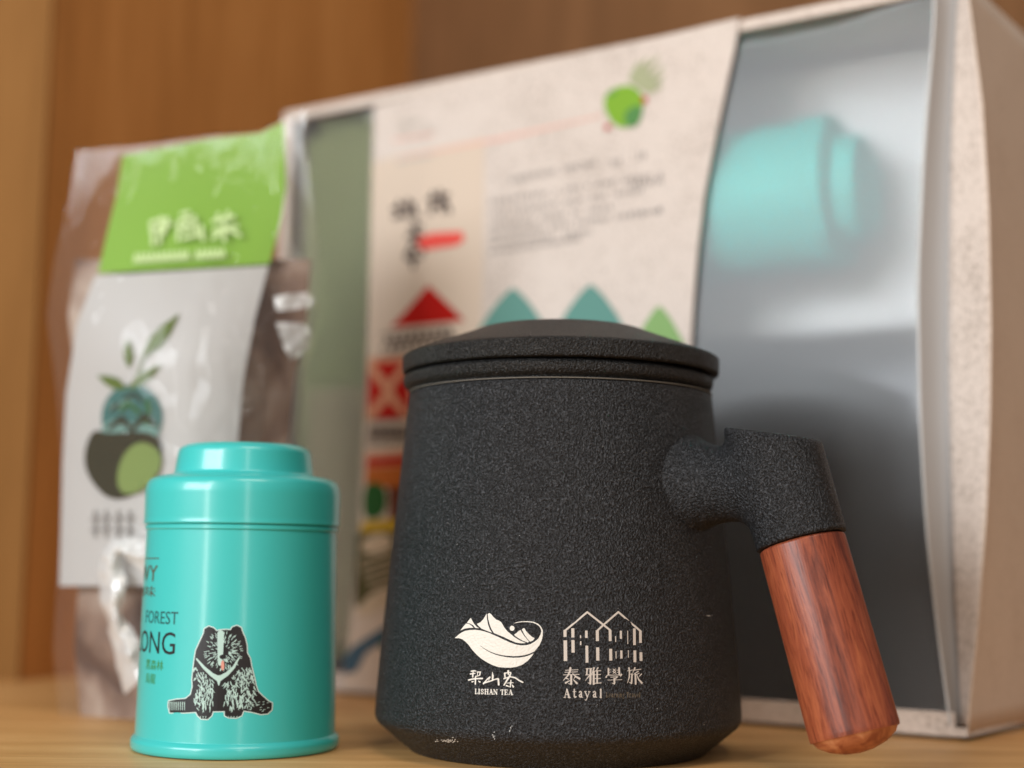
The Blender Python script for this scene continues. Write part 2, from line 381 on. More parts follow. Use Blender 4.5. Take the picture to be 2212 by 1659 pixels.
# --- printed marks on the mug (drawn in the units of two enlarged crops)
cA = lambda x, y: ((1780+x/4.365)/1.8228, (2380+y/4.365)/1.8228)
cB = lambda x, y: ((2180+x/4.365)/1.8228, (2380+y/4.365)/1.8228)
leaf = [(45,578),(100,530),(150,490),(220,455),(300,440),(400,435),(480,445),(560,465),(640,490),(700,518),(800,562),(900,610),(1000,655),(1100,690),(1200,705),(1280,700),(1350,680),(1420,640),(1480,590),(1520,520),(1535,460),(1525,420),(1500,375),(1450,340),(1390,315),(1300,303),(1200,303),(1100,318),(1060,330),(1100,306),(1200,290),(1300,287),(1400,298),(1480,333),(1530,383),(1559,450),(1559,530),(1542,610),(1500,705),(1430,790),(1380,880),(1300,970),(1200,1040),(1100,1075),(1000,1088),(900,1085),(800,1078),(700,1045),(600,995),(500,930),(420,860),(350,785),(280,690),(230,640),(180,600),(120,580)]
vein = stroke([(490,710),(560,765),(650,815),(750,855),(850,880),(950,895),(1050,903),(1150,900),(1250,885),(1330,860),(1400,828),(1450,800)], [5,9,13,17,20,24,27,28,27,25,22,20], True)
hills = [[(140,450),(190,385),(240,328),(290,335),(330,360),(370,402),(300,402),(220,415)],
 [(255,318),(290,270),(320,228),(345,275),(380,335),(420,380),(465,410),(395,402),(365,360),(310,328)],
 [(425,335),(490,305),(540,250),(570,200),(595,155),(600,250),(620,350),(650,430),(688,485),(600,455),(505,415),(460,375)],
 [(612,165),(640,148),(670,165),(710,215),(760,262),(800,275),(840,300),(870,345),(900,400),(950,460),(1010,510),(1070,560),(1150,610),(1230,645),(1270,662),(1180,668),(1100,655),(1000,615),(900,565),(800,525),(718,490),(675,420),(645,340),(622,250)],
 [(1065,520),(1110,490),(1150,450),(1180,442),(1200,480),(1240,540),(1290,600),(1325,638),(1300,655),(1220,625),(1140,580),(1090,545)],
 [(1200,432),(1225,408),(1250,415),(1270,455),(1320,510),(1370,555),(1420,580),(1390,620),(1340,640),(1300,595),(1250,530)]]
OFF = .00006
decal('leaf_emblem', [leaf], mugS, OFF, 'print', body, vein, 60, cA)
decal('hill_emblem', hills+[disc(1032, 410, 42, 44, 20)], mugS, OFF, 'print', body, (), 60, cA)
cal = []
def S(pts, wd, cap=True): cal.extend(stroke(pts, wd, cap))
S([(330,1147),(372,1140),(410,1145)],[22,24,16]); S([(315,1195),(395,1183)],[24,18]); S([(362,1150),(355,1245)],[18,26]); S([(430,1163),(490,1160)],18); S([(484,1165),(476,1215),(455,1225)],[22,20,10]); S([(440,1170),(437,1212)],12); S([(405,1235),(470,1222)],[18,14])
S([(285,1300),(350,1283),(430,1275),(520,1272)],[26,24,22,26]); S([(402,1250),(400,1370)],[26,22]); S([(345,1330),(370,1322)],[26,14]); S([(455,1318),(478,1332)],[14,26])
S([(540,1362),(570,1325),(610,1280),(650,1248)],[26,22,20,22]); S([(692,1160),(700,1230),(695,1300)],[6,34,26]); S([(545,1350),(620,1328),(700,1305)],[26,24,20]); S([(700,1300),(750,1285),(790,1275)],[20,18,24]); S([(795,1280),(802,1380)],[28,30]); S([(655,1250),(625,1305)],[16,10])
S([(900,1182),(1010,1168)],[20,16]); S([(905,1192),(912,1270)],[28,22]); S([(965,1145),(968,1200)],[34,24]); S([(1010,1180),(985,1240),(940,1310),(892,1388)],[22,30,28,20]); S([(890,1278),(1000,1240)],[20,20]); S([(985,1238),(1090,1262),(1160,1312),(1215,1338)],[20,24,22,24]); S([(940,1352),(1050,1345)],[10,16]); S([(1012,1300),(1005,1380),(1000,1420)],[16,24,18]); S([(935,1395),(980,1412)],[26,16]); S([(1035,1385),(1052,1415)],[16,30])
decal('brush_lettering', cal, mugS, OFF, 'print', body, (), None, cA)
# serif capitals: strokes in a unit box (x 0..1, y 0 top..1 base); t thick, n thin
GL = {'L': [([(.3,0),(.3,1)],'t'),([(.1,.02),(.55,.02)],'n'),([(.1,.98),(.92,.98)],'n'),([(.92,.98),(.95,.72)],'n')],
 'I': [([(.5,0),(.5,1)],'t'),([(.1,.02),(.9,.02)],'n'),([(.1,.98),(.9,.98)],'n')],
 'S': [([(.85,.25),(.7,.05),(.4,.03),(.2,.18),(.25,.36),(.55,.5),(.8,.66),(.75,.88),(.5,.98),(.25,.95),(.12,.72)],'m')],
 'H': [([(.25,0),(.25,1)],'t'),([(.78,0),(.78,1)],'t'),([(.25,.5),(.78,.5)],'n'),([(.05,.02),(.42,.02)],'n'),([(.05,.98),(.42,.98)],'n'),([(.6,.02),(.97,.02)],'n'),([(.6,.98),(.97,.98)],'n')],
 'A': [([(.5,0),(.18,1)],'n'),([(.5,0),(.82,1)],'t'),([(.3,.65),(.7,.65)],'n'),([(.03,.98),(.33,.98)],'n'),([(.65,.98),(1,.98)],'n')],
 'N': [([(.2,0),(.2,1)],'n'),([(.2,0),(.82,1)],'t'),([(.82,0),(.82,1)],'n'),([(.03,.02),(.25,.02)],'n'),([(.05,.98),(.38,.98)],'n'),([(.65,.02),(.98,.02)],'n')],
 'T': [([(.5,0),(.5,1)],'t'),([(.05,.03),(.95,.03)],'n'),([(.05,.03),(.04,.25)],'n'),([(.95,.03),(.96,.25)],'n'),([(.3,.98),(.7,.98)],'n')],
 'E': [([(.25,0),(.25,1)],'t'),([(.05,.02),(.85,.02)],'n'),([(.05,.98),(.9,.98)],'n'),([(.25,.5),(.65,.5)],'n'),([(.85,.02),(.87,.25)],'n'),([(.9,.98),(.93,.72)],'n'),([(.65,.38),(.65,.62)],'n')],
 't': [([(.42,0),(.42,.88),(.62,.98),(.85,.9)],'m'),([(.1,.28),(.85,.28)],'n')],
 'a': [([(.2,.36),(.42,.25),(.65,.33),(.68,.95)],'m'),([(.68,.52),(.32,.62),(.2,.8),(.38,.96),(.66,.82)],'m'),([(.68,.95),(.95,.95)],'n')],
 'y': [([(.12,.27),(.52,.95)],'m'),([(.9,.27),(.5,1.0),(.3,1.32),(.1,1.28)],'n'),([(.0,.27),(.35,.27)],'n'),([(.7,.27),(1.05,.27)],'n')],
 'l': [([(.5,0),(.5,1)],'t'),([(.25,.02),(.5,.02)],'n'),([(.2,.98),(.8,.98)],'n')],
 'e': [([(.2,.6),(.85,.58),(.75,.32),(.45,.26),(.2,.45),(.2,.8),(.5,.98),(.85,.85)],'n')],
 'r': [([(.3,.28),(.3,1)],'m'),([(.3,.45),(.6,.28),(.85,.34)],'m'),([(.1,.98),(.55,.98)],'n')],
 'n': [([(.2,.28),(.2,1)],'m'),([(.2,.42),(.5,.27),(.75,.4),(.75,1)],'m')], 'i': [([(.5,.3),(.5,1)],'m'),([(.5,.05),(.5,.1)],'m')],
 'g': [([(.75,.3),(.4,.27),(.25,.45),(.4,.62),(.7,.55),(.75,.3)],'n'),([(.35,.65),(.3,.85),(.8,.95),(.75,1.25),(.25,1.25),(.3,.95)],'n')],
 'v': [([(.1,.28),(.5,1)],'m'),([(.9,.28),(.5,1)],'n')]}
def letter(ch, x, y, w_, h_, t, n_, slope=0):
    o = []
    for pts, k in GL[ch]:
        q = [(x+a*w_, y+b*h_+slope*a*w_) for a, b in pts]; o += stroke(q, {'t': t, 'n': n_, 'm': (t+n_)/2}[k], True)
    return o
lt = []
for ch, x0, x1 in [('L',388,446),('I',446,484),('S',490,548),('H',552,630),('A',634,706),('N',706,784),('T',830,896),('E',898,962),('A',966,1046)]:
    yb = 1452+(x0-390)*.028; lt += letter(ch, x0, yb, x1-x0, 84, 17, 8, .028)
decal('serif_lettering', lt, mugS, OFF, 'print', body, (), None, cA)
hp = stroke([(195,452),(578,132),(975,445)], 32)+stroke([(752,450),(855,352),(1112,130),(1490,455)], 32)
bars = [(195,440,558,52),(329,410,568,52),(462,530,580,20),(562,450,576,44),(750,445,630,52),(970,445,630,48),(1065,545,645,16),(1155,452,590,36),(1272,450,680,13),(1387,412,698,46),(1490,450,660,46),
 (200,617,972,60),(332,612,828,54),(464,632,698,22),(570,708,1000,48),(757,738,965,54),(980,763,965,50),(1072,805,930,15),(1163,790,930,38),(1283,785,915,12),(1395,790,992,48),(1500,822,970,48)]
for x, y0, y1, wd in bars: hp.append([(x-wd/2, y0), (x+wd/2, y0), (x+wd/2+(y1-y0)*.012, y1), (x-wd/2+(y1-y0)*.012, y1)])
decal('house_emblem', hp, mugS, OFF, 'print2', body, (), 90, cB)
cal = []
S([(200,1132),(420,1122)],11); S([(195,1166),(410,1158)],11); S([(168,1210),(440,1202)],11); S([(288,1092),(276,1160),(238,1230),(165,1308)],[34,32,24,8]); S([(325,1185),(378,1238),(445,1275)],[10,24,34]); S([(302,1215),(302,1365)],34); S([(250,1358),(302,1375)],[8,18]); S([(215,1268),(262,1285)],[22,12]); S([(205,1350),(275,1308)],[30,12]); S([(385,1232),(345,1275)],[18,8]); S([(340,1292),(398,1355)],[12,34])
S([(552,1106),(660,1100)],11); S([(576,1106),(568,1205)],26); S([(548,1212),(668,1205)],12); S([(636,1108),(630,1360)],34); S([(588,1340),(628,1368)],[8,20]); S([(612,1225),(545,1312)],[22,6]); S([(694,1090),(655,1205)],[28,8]); S([(688,1155),(688,1368)],34); S([(762,1090),(735,1130)],[24,10]); S([(690,1146),(812,1138)],12); S([(690,1210),(808,1204)],12); S([(690,1277),(808,1270)],12); S([(690,1356),(818,1349)],14); S([(748,1142),(748,1352)],28)
S([(942,1100),(942,1210)],28); S([(945,1130),(990,1124)],9); S([(945,1166),(985,1160)],9); S([(1020,1108),(1066,1148)],13); S([(1066,1106),(1020,1146)],11); S([(1018,1150),(1070,1186)],14); S([(1068,1150),(1020,1184)],11); S([(1125,1092),(1130,1210)],30); S([(1088,1130),(1125,1124)],9); S([(1090,1166),(1125,1160)],9); S([(902,1250),(922,1216),(1150,1212)],[26,12,12]); S([(1165,1205),(1150,1238)],[30,10]); S([(980,1250),(1100,1242),(1046,1288)],[10,16,16]); S([(1042,1278),(1045,1352)],30); S([(1003,1350),(1044,1368)],[8,18]); S([(930,1300),(1172,1292)],9)
S([(1294,1092),(1302,1132)],[30,22]); S([(1270,1142),(1362,1126)],11); S([(1305,1142),(1300,1250),(1270,1350)],[24,22,8]); S([(1302,1200),(1348,1194)],11); S([(1348,1196),(1338,1352)],28); S([(1300,1335),(1338,1362)],[8,16]); S([(1396,1090),(1360,1172)],[26,8]); S([(1385,1130),(1500,1112)],13); S([(1452,1150),(1372,1202)],[20,8]); S([(1405,1200),(1410,1366)],30); S([(1400,1222),(1470,1180)],14); S([(1430,1212),(1462,1290),(1515,1348)],[10,24,34]); S([(1508,1198),(1468,1240)],[22,8])
decal('printed_characters', cal, mugS, OFF, 'print2', body, (), None, cB)
lt = []
for ch, x, w_ in [('A',168,120),('t',325,70),('a',425,80),('y',530,95),('a',665,80),('l',785,50)]: lt += letter(ch, x, 1458, w_, 142, 26, 11, .01)
decal('serif_lettering', lt, mugS, OFF, 'print2', body, (), None, cB)
lt = []; x = 900
for ch in 'Learning Travel':
    wd = {'i': 22, 'l': 22, ' ': 30, 't': 30}.get(ch, 42)
    if ch != ' ': lt += letter(ch, x, 1512, wd*.9, 84, 10, 5)
    x += wd+1
decal('faint_lettering', lt, mugS, OFF, 'print3', body, (), None, cB)
# chalky scuffs
M['scuff'] = mat('chalk_scuff', (.62, .62, .60), .9)
D = lambda u, v: (u, v)
sp = []
for cx, cy, sx, sy, n_, r_ in [(966, 1600, 20, 4.5, 46, 1.3), (1068, 1590, 3, 12, 7, 1.3), (1103, 1577, 3, 9, 5, 1.2), (1530, 1330, 7, 1.6, 9, 1.1), (1300, 1505, 300, 60, 8, .8), (1150, 1200, 250, 250, 22, .7), (1350, 1100, 150, 260, 12, .6)]:
    for _ in range(n_): sp.append(disc(random.gauss(cx, sx/1.8), random.gauss(cy, sy/1.8), r_*random.uniform(.5, 1.2)*1.4, r_*random.uniform(.4, .9), 6, random.uniform(-.6, .3)))
decal('scuff_marks', sp, mugS, OFF, 'scuff', body)['kind'] = 'stuff'

# ================================================================== TEAL TIN
TC = np.array([-.06635, .36416, 0.])
TB = rnd([(0, .0008), (.0236, .0008), (.0245, 0), (.0250, .0009), (.0250, .0026), (.0243, .0034), (.0240, .0036), (.0232, .0535), (.0232, .056), (0, .056)], [0, 0, .0006, .0008, .0009, .0004, .0003], 5)
TL = rnd([(.0231, .0538), (.0240, .0538), (.02385, .0550), (.0239, .0622), (.0232, .0646), (.0205, .0657), (.0180, .0659), (.0171, .0664), (.0166, .0700), (.0163, .0724), (.0142, .0736), (.0128, .0736), (.0120, .0733), (0, .0733)], [0, .0004, .0006, .002, .0016, .0014, .0008, .0007, .0015, .0014, .0009, .0004, .0005], 6)
def make_tin(label, c, axis=None, art=True):
    t = tag(empty('tea_tin', c), label, 'tin', 'teal tea tins')
    b = lathe('tin_body', TB, c, 'tin', t, 160, axis, sharp=55)
    lathe('tin_lid', TL, c, 'tin', t, 160, axis, sharp=55)
    if axis is None: lathe('lid_groove', [(.0231, .0522), (.0236, .0526), (.0236, .0534), (.0231, .0537)], c, 'tin', b, 160)
    return t, b
tin, tbody = make_tin('round teal tea tin with stepped lid and bear print standing on the shelf', TC)
def tinS(u, v, off):
    dd = ray(u, v); a = dd[:2]@dd[:2]; best = None; R = .0238
    for _ in range(6):
        q = CAM[:2]-TC[:2]; b = 2*q@dd[:2]; c = q@q-(R+off)**2; D_ = b*b-4*a*c
        t = (-b-math.sqrt(max(D_, 0)))/(2*a); p = CAM+dd*t; R = .0240-(p[2]-.0036)/.0499*.0008
    return p
cT = lambda x, y: ((500+x/1.952)/1.8228, (2100+y/1.952)/1.8228)
def tin_text(s, xl, xr, yt, yb, m, xlang=None, yt2=None):
    V, F = text_polys(s)
    def ang(x, y):
        p = tinS(*cT(x, y), 0); return math.atan2(p[0]-TC[0], -(p[1]-TC[1])), p[2]
    a1, z1 = ang(xr, yt); _, z0 = ang(xr, yb); a0 = xlang if xlang is not None else ang(xl, yt)[0]
    vs = []
    nv = []
    for x, y in V:
        a = a0+(a1-a0)*x; z = z0+(z1-z0)*y; R = .0240-(z-.0036)/.0499*.0008+.00006
        vs.append((TC[0]+R*math.sin(a), TC[1]-R*math.cos(a), z))
    o = mesh('printed_text', vs, F, m, tbody); bm = bmesh.new(); bm.from_mesh(o.data)
    for f in bm.faces:
        c = f.calc_center_median()
        if f.normal.x*c.x+f.normal.y*c.y < 0: f.normal_flip()
    bm.to_mesh(o.data); bm.free(); return o
tin_text('WY', 0, 240, 248, 370, 'ink_brown', -1.30)
tin_text('風味', 0, 224, 408, 490, 'ink_brown', -1.40)
tin_text('FOREST', 150, 396, 604, 702, 'ink_dteal')
tin_text('LONG', 0, 375, 762, 935, 'ink_black', -1.27)
tin_text('黑森林', 150, 282, 978, 1058, 'ink_green')
tin_text('烏龍', 148, 222, 1080, 1158, 'ink_green')
rl = []
for k in range(5): rl.append([(136+k*22, 188), (136+k*22+22, 188), (136+k*22+22, 196), (136+k*22, 196)])
decal('printed_rule', rl, tinS, .00006, 'ink_brown', tbody, (), 12, cT)
outl = [(590,770),(596,735),(628,716),(665,728),(688,752),(720,744),(760,742),(798,744),(810,722),(845,710),(875,725),(888,765),(905,800),(920,860),(922,920),(945,960),(955,1020),(975,1100),(990,1170),(1005,1215),(1040,1250),(1085,1290),(1115,1305),(1112,1355),(1080,1385),(1030,1390),(960,1372),(895,1362),(880,1400),(840,1418),(780,1415),(752,1400),(752,1366),(660,1368),(650,1400),(620,1428),(570,1425),(545,1400),(530,1372),(440,1378),(330,1378),(318,1330),(322,1290),(380,1278),(450,1272),(490,1240),(505,1180),(502,1120),(510,1040),(520,960),(530,900),(562,830)]
decal('bear_border', stroke(outl+[outl[0]], 17)+[outl], tinS, .00004, 'ink_white', tbody, (), 40, cT)
decal('bear_print', [outl], tinS, .00007, 'ink_black', tbody, (), 40, cT)
cal = []
S([(535,965),(590,1030),(650,1085),(705,1120),(770,1080),(820,1030),(862,955)],[12,22,30,42,30,22,10]); S([(705,1110),(705,1165)],[40,10])
S([(720,770),(718,900),(716,1000)],[52,44,34])  # pale stripe paints the tin's upright reflection over the face
for k in range(190):   # face fur
    t = random.uniform(0, 2*math.pi); r0 = random.uniform(.25, .92); cx, cy = 742, 905
    x, y = cx+math.cos(t)*150*r0, cy+math.sin(t)*150*r0
    if inside((x, y), outl): S([(x, y), (x+math.cos(t)*22, y+math.sin(t)*22)], [7, 3], False)
for k in range(440):
    x = random.uniform(515, 985); y = random.uniform(1030, 1340)
    if not inside((x, y), outl) or abs(x-705) < 45: continue
    if y < 1030+.9*(100-abs(abs(x-705)-60)): continue
    sd = 1 if x > 705 else -1; l = random.uniform(24, 50)
    if 560 < x < 700 and y > 1200 or 700 < x < 880 and y > 1200: dx, dy = random.uniform(-.3, .3), 1
    else: dx, dy = sd*random.uniform(-.7, .7), .7
    S([(x, y), (x+dx*l*.5, y+dy*l*.6), (x+dx*l, y+dy*l)], [8, 6, 3], False)
for k in range(8): x = 330+k*16; S([(x, 1295), (x, 1360)], [7, 4], False)
for k in range(22):
    x = random.uniform(900, 1090); y = random.uniform(1290, 1370)
    if inside((x, y), outl): S([(x, y), (x+16, y-4)], [5, 3], False)
for x in (565, 585, 605, 780, 800, 822, 845): S([(x, 1405), (x, 1424)], [6, 4], False)
cal = [p for p in cal]
decal('fur_and_highlight_print', cal, tinS, .00010, 'ink_pale', tbody, (), None, cT)
decal('tongue_print', [disc(735, 1015, 13, 40)], tinS, .00013, 'ink_pink', tbody, (), None, cT)
decal('eye_print', [disc(668, 880, 12, 14), disc(800, 880, 12, 14), disc(735, 950, 24, 18)], tinS, .00013, 'ink_black', tbody, (), None, cT)

# ================================================================== GIFT BOX
C0 = np.array([.12026, .39125, 0.]); FD = np.array([-.84265, .53847, 0.]); FN = np.array([-.53847, -.84265, 0.])   # along the face to the left; outward normal
BH = .2085; BL = .2435; BD = .104
gift = tag(empty('gift_box', C0), 'large paper gift box with frosted window and printed paper sleeve, behind the black mug', 'gift box')
def F3(s, z, o=0.): return C0+FD*s+Z*z+FN*o
def boxS(u, v, off): return hit(u, v, C0+FN*off, FN)
def slab(name, s0, s1, z0, z1, o0, o1, m, parent=gift):
    vs = [F3(s, z, o) for s in (s0, s1) for z in (z0, z1) for o in (o0, o1)]
    fs = [(0,1,3,2),(4,5,7,6),(0,1,5,4),(2,3,7,6),(0,2,6,4),(1,3,7,5)]
    return fixn(mesh(name, vs, fs, m, parent))
def loft(name, P, Q, m, parent, n=24, cols=1, f=None, thick=0):
    """surface between two pixel polylines P and Q (matched by height), f(u,v,t)->3D"""
    def res(pl):
        pl = sorted(pl, key=lambda p: p[1]); v = np.linspace(pl[0][1], pl[-1][1], n+1); ks = np.array([p[1] for p in pl]); us = np.array([p[0] for p in pl])
        # smooth interpolation (Catmull via fine average)
        vv = np.linspace(ks[0], ks[-1], 400); uu = np.interp(vv, ks, us); k = np.ones(41)/41; up = np.concatenate([np.full(20, uu[0])+(np.arange(-20, 0))*(uu[1]-uu[0]), uu, np.full(20, uu[-1])+(np.arange(1, 21))*(uu[-1]-uu[-2])]); uu = np.convolve(up, k, 'valid')
        return np.stack([np.interp(v, vv, uu), v], 1)
    a, b = res(P), res(Q); vs, fs = [], []
    for i in range(n+1):
        for j in range(cols+1):
            t = j/cols; p = a[i]*(1-t)+b[i]*t; vs.append(f(p[0], p[1], t))
    for i in range(n):
        for j in range(cols):
            k = i*(cols+1)+j; fs.append((k, k+1, k+cols+2, k+cols+1))
    o = mesh(name, vs, fs, m, parent, True); fixdir(o)
    if thick:
        md = o.modifiers.new('solid', 'SOLIDIFY'); md.thickness = thick; md.offset = -1
    return o
WL = [(2016,-60),(2021,0),(1996,300),(1981,600),(1986,900),(2001,1150),(2026,1370),(2052,1566)]
SL = [(2072,-60),(2066,0),(2052,300),(2048,600),(2047,800),(2051,1000),(2058,1250),(2077,1566)]
CR = [(2085,-60),(2093,0),(2122,220),(2136,450),(2141,700),(2139,900),(2131,1100),(2112,1350),(2089,1566)]
# carcass
slab('back_panel', .0, BL, 0.0006, BH-.001, -BD, -BD-.0006, 'kraft')
slab('bottom_panel', .006, BL-.005, .0, .0020, -.0050, -BD+.006, 'kraft')
slab('top_panel', .001, BL, BH-.0008, BH-.0002, -.0008, -BD, 'paper')
slab('end_panel', BL-.0006, BL, .0009, BH-.0009, -.0009, -BD+.0001, 'kraft')
slab('inner_tray', .0025, BL-.002, .0035, BH-.003, -.101, -.103, 'tray')
slab('tray_back', .003, .185, .1185, BH-.004, -.052, -.0535, 'tray')
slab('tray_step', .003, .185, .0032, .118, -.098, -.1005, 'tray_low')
slab('frame_strip', .0030, BL, .0013, .0074, .0002, -.0006, 'paper')     # bottom front strip
slab('frame_strip', .0085, BL, BH-.0034, BH, .0002, -.0006, 'paper')     # top front strip
slab('frame_strip', BL-.003, BL, .0076, BH-.0036, .0002, -.0006, 'paper')
Lf = [(1300,-60),(1300,1566)]
def wf(u, v, t): return boxS(u, v, -.0010)
# window film: reaches from the curved edge to the far end
zt, zb = BH-.004, .006
def winpt(s, z, t): return F3(s, z, -.0008)
rows = 40; vs = []; fs = []
for i in range(rows+1):
    v_ = -60+(1640)*i/rows; u_ = np.interp(v_, [p[1] for p in WL], [p[0] for p in WL]); p = boxS(u_, v_, -.0008); z = min(max(p[2], zb), zt); s0 = max((p-C0)@FD, .004)
    if i == 0: z = zt
    if i == rows: z = zb
    for j in range(9): vs.append(F3(s0+(BL-.004-s0)*j/8, z, -.0008))
for i in range(rows):
    for j in range(8): k = i*9+j; fs.append((k, k+1, k+10, k+9))
fixdir(mesh('window', vs, fs, 'window', gift, True))
M['film_edge'] = mat('film_edge', (.58, .57, .55), .4)
M['fold'] = mat('grey_fold', (.40, .38, .365), .4)
loft('window_edge', [(u-2, v) for u, v in WL], [(u+3, v) for u, v in WL], 'film_edge', gift, 40, 1, lambda u, v, t: boxS(u, v, .0003))
loft('film_fold_or_glare', [(u+3, v) for u, v in WL], SL, 'fold', gift, 40, 6, lambda u, v, t: boxS(u, v, .0001-.0045*math.sin(t*math.pi/2)))
loft('corner_strip', SL, CR, 'paper', gift, 40, 6, lambda u, v, t: boxS(u, v, -.0030+.0030*t), .0004)
SDIR = np.array([.62, .785, 0.])
vs, fs = [], []
for i in range(41):
    v_ = -60+1640*i/40; u_ = np.interp(v_, [p[1] for p in CR], [p[0] for p in CR]); p = boxS(u_, v_, 0)
    p[2] = 0.0013 if i == 40 else p[2]
    for j in range(9):
        t = j/8; base = C0+SDIR*BD*1.05*t; q = p*(1-t)+np.array([base[0], base[1], p[2]])*t; vs.append(q)
for i in range(40):
    for j in range(8): k = i*9+j; fs.append((k, k+1, k+10, k+9))
o = mesh('side_panel', vs, fs, 'kraft', gift, True); fixn(o); md = o.modifiers.new('s', 'SOLIDIFY'); md.thickness = .0005; md.offset = 0
fixn(mesh('base_lip', [F3(.009, .0013, .0006), F3(-.0005, .0013, .0006), C0+SDIR*BD+Z*.0013, F3(.009, .0036, .0004), F3(-.0004, .0036, .0004), C0+SDIR*BD+Z*.0036], [(0,1,4,3),(1,2,5,4)], 'paper', gift))
# sleeve
TOPL = [(808,229),(1000,180),(1200,131),(1400,84),(1597,38)]
sl_poly = [(808,229),(1000,181),(1200,133),(1400,85),(1597,38),(1590,90),(1570,180),(1545,300),(1522,420),(1507,540),(1497,660),(1490,800),(1486,1000),(1490,1250),(1500,1400),(1505,1536),(1300,1524),(1000,1509),(737,1492),(752,1400),(775,1150),(788,900),(796,650),(803,400)]
sl = decal('paper_sleeve', [sl_poly], boxS, .0012, 'sleeve', gift, (), 60)
md = sl.modifiers.new('s', 'SOLIDIFY'); md.thickness = .0004; md.offset = -1
a_, b_ = boxS(808, 229, .0012), boxS(1597, 38, .0012)
fixn(mesh('sleeve_top', [a_, b_, b_-FN*.06+Z*.0005, a_-FN*.06+Z*.0005], [(0,1,2,3)], 'sleeve', gift))
def art(name, polys, m, lift, step=None, holes=()): return decal(name, polys, boxS, .00125+lift*.00006, m, sl, holes, step)
art('tan_column', [[(804,352),(850,338),(1046,296),(1043,560),(1038,730),(980,900),(900,1490),(742,1488),(775,1150),(789,890),(797,640)]], 'tan_tone', 1, 60)  # browner tone over the left part of the sleeve
art('pink_rule', stroke([(860,342),(1080,300),(1300,250)], [3,9,4])+stroke([(850,303),(935,290)], 5), 'faint_pink_ink', 2)
lt = []
lt += stroke([(862,285),(885,266),(915,262),(938,280)], 4)+stroke([(860,350),(885,345)], 9)+stroke([(895,343),(930,336)], 9)+stroke([(868,292),(930,282)], 5)+stroke([(862,268),(900,258)], 4)
art('sleeve_emblem', lt, 'faint_grey_ink', 3)
lt = []
for g in [[(848,452),(868,444),(895,440)],[(862,436),(858,470)],[(882,432),(880,468)],[(850,470),(898,460)],[(888,440),(902,466)],
          [(925,430),(945,424),(968,420)],[(935,416),(930,462)],[(950,412),(956,458)],[(930,448),(966,440)],[(960,430),(972,458)],
          [(886,492),(910,486)],[(898,480),(894,520)],[(880,510),(912,506)],[(893,520),(876,555)],[(897,520),(915,545)],[(880,560),(908,556)],[(894,540),(892,578)]]: lt += stroke(g, 8)
art('brush_lettering', lt, 'charcoal_ink', 4)
art('red_seal', [[(905,512),(935,503),(998,500),(1003,518),(985,530),(915,540),(902,532)]], 'seal_red_ink', 5)
lt = []
def tl(x0, y0, x1, y1, wd=6, gap=.25):
    x = x0
    while x < x1:
        l = random.uniform(6, 13)
        if random.random() > gap*.5:
            f = (x-x0)/(x1-x0); y = y0+(y1-y0)*f
            lt.extend(stroke([(x, y-wd*.4), (x+l*.7, y-wd*.4-l*.1)], 2.2, False)); lt.extend(stroke([(x, y+wd*.45), (x+l*.6, y+wd*.4-l*.1)], 2.2, False)); lt.extend(stroke([(x+l*.35, y-wd*.7), (x+l*.3, y+wd*.7)], 2.6, False))
        x += l+2
tl(1102,389,1282,352,9); tl(1322,352,1334,349,11,0); tl(1378,338,1392,334,11,0)
for y0, x1, y1 in [(437,1430,375),(462,1380,412),(487,1320,447),(508,1425,455),(527,1280,500),(546,1250,515)]: tl(1060 if y0 != 546 else 1058, y0, x1, y1, 7)
tl(1345,402,1432,388,10); tl(1360,464,1430,452,10)
art('printed_text', lt, 'grey_ink', 3)
art('fruit_print', [smoothpoly([(1303,232),(1308,200),(1335,186),(1362,183),(1386,200),(1390,230),(1382,262),(1352,278),(1325,270)])], 'fruit_ink', 4)
art('fruit_shade_print', [smoothpoly([(1348,240),(1385,222),(1388,252),(1372,276),(1350,272)])]+stroke([(1315,205),(1330,198)],6), 'fruit_dark_ink', 5)
lt = []
for a0, l in [(-2.4,50),(-2.0,62),(-1.6,66),(-1.2,74),(-.8,62),(-.4,48),(-.1,36),(.3,40)]: lt += stroke([(1382,190),(1382+l*.5*math.cos(a0),190+l*.5*math.sin(a0)*1.1),(1400+l*math.cos(a0)*.8,178+l*math.sin(a0)*.8)], [5,13,4])
art('twig_print', lt, 'leaf_grey_ink', 3)
art('berry_print', [disc(1392,215,6,8), disc(1312,274,7,6)], 'red_ink', 6)
art('red_motif', [[(925,616),(975,664),(1004,692),(843,708),(880,668)]], 'red_ink', 4)
def hump(cx, py, w_, base, sk=0): 
    pts = [(cx-w_, base)]
    for k in range(-10, 11):
        t = k/10; y = py+(base-py)*(1-math.cos(t*math.pi*.5))*.35+(base-py)*.65*abs(t)**1.15; pts.append((cx+t*w_*.97+sk*t*t, y))
    return pts+[(cx+w_, base)]
art('hill_print', [hump(1108,622,105,760), hump(1276,614,110,770)], 'teal_hill_ink', 4, 40)
art('low_hill_print', [hump(1424,660,66,765)], 'green_hill_ink', 5, 40)
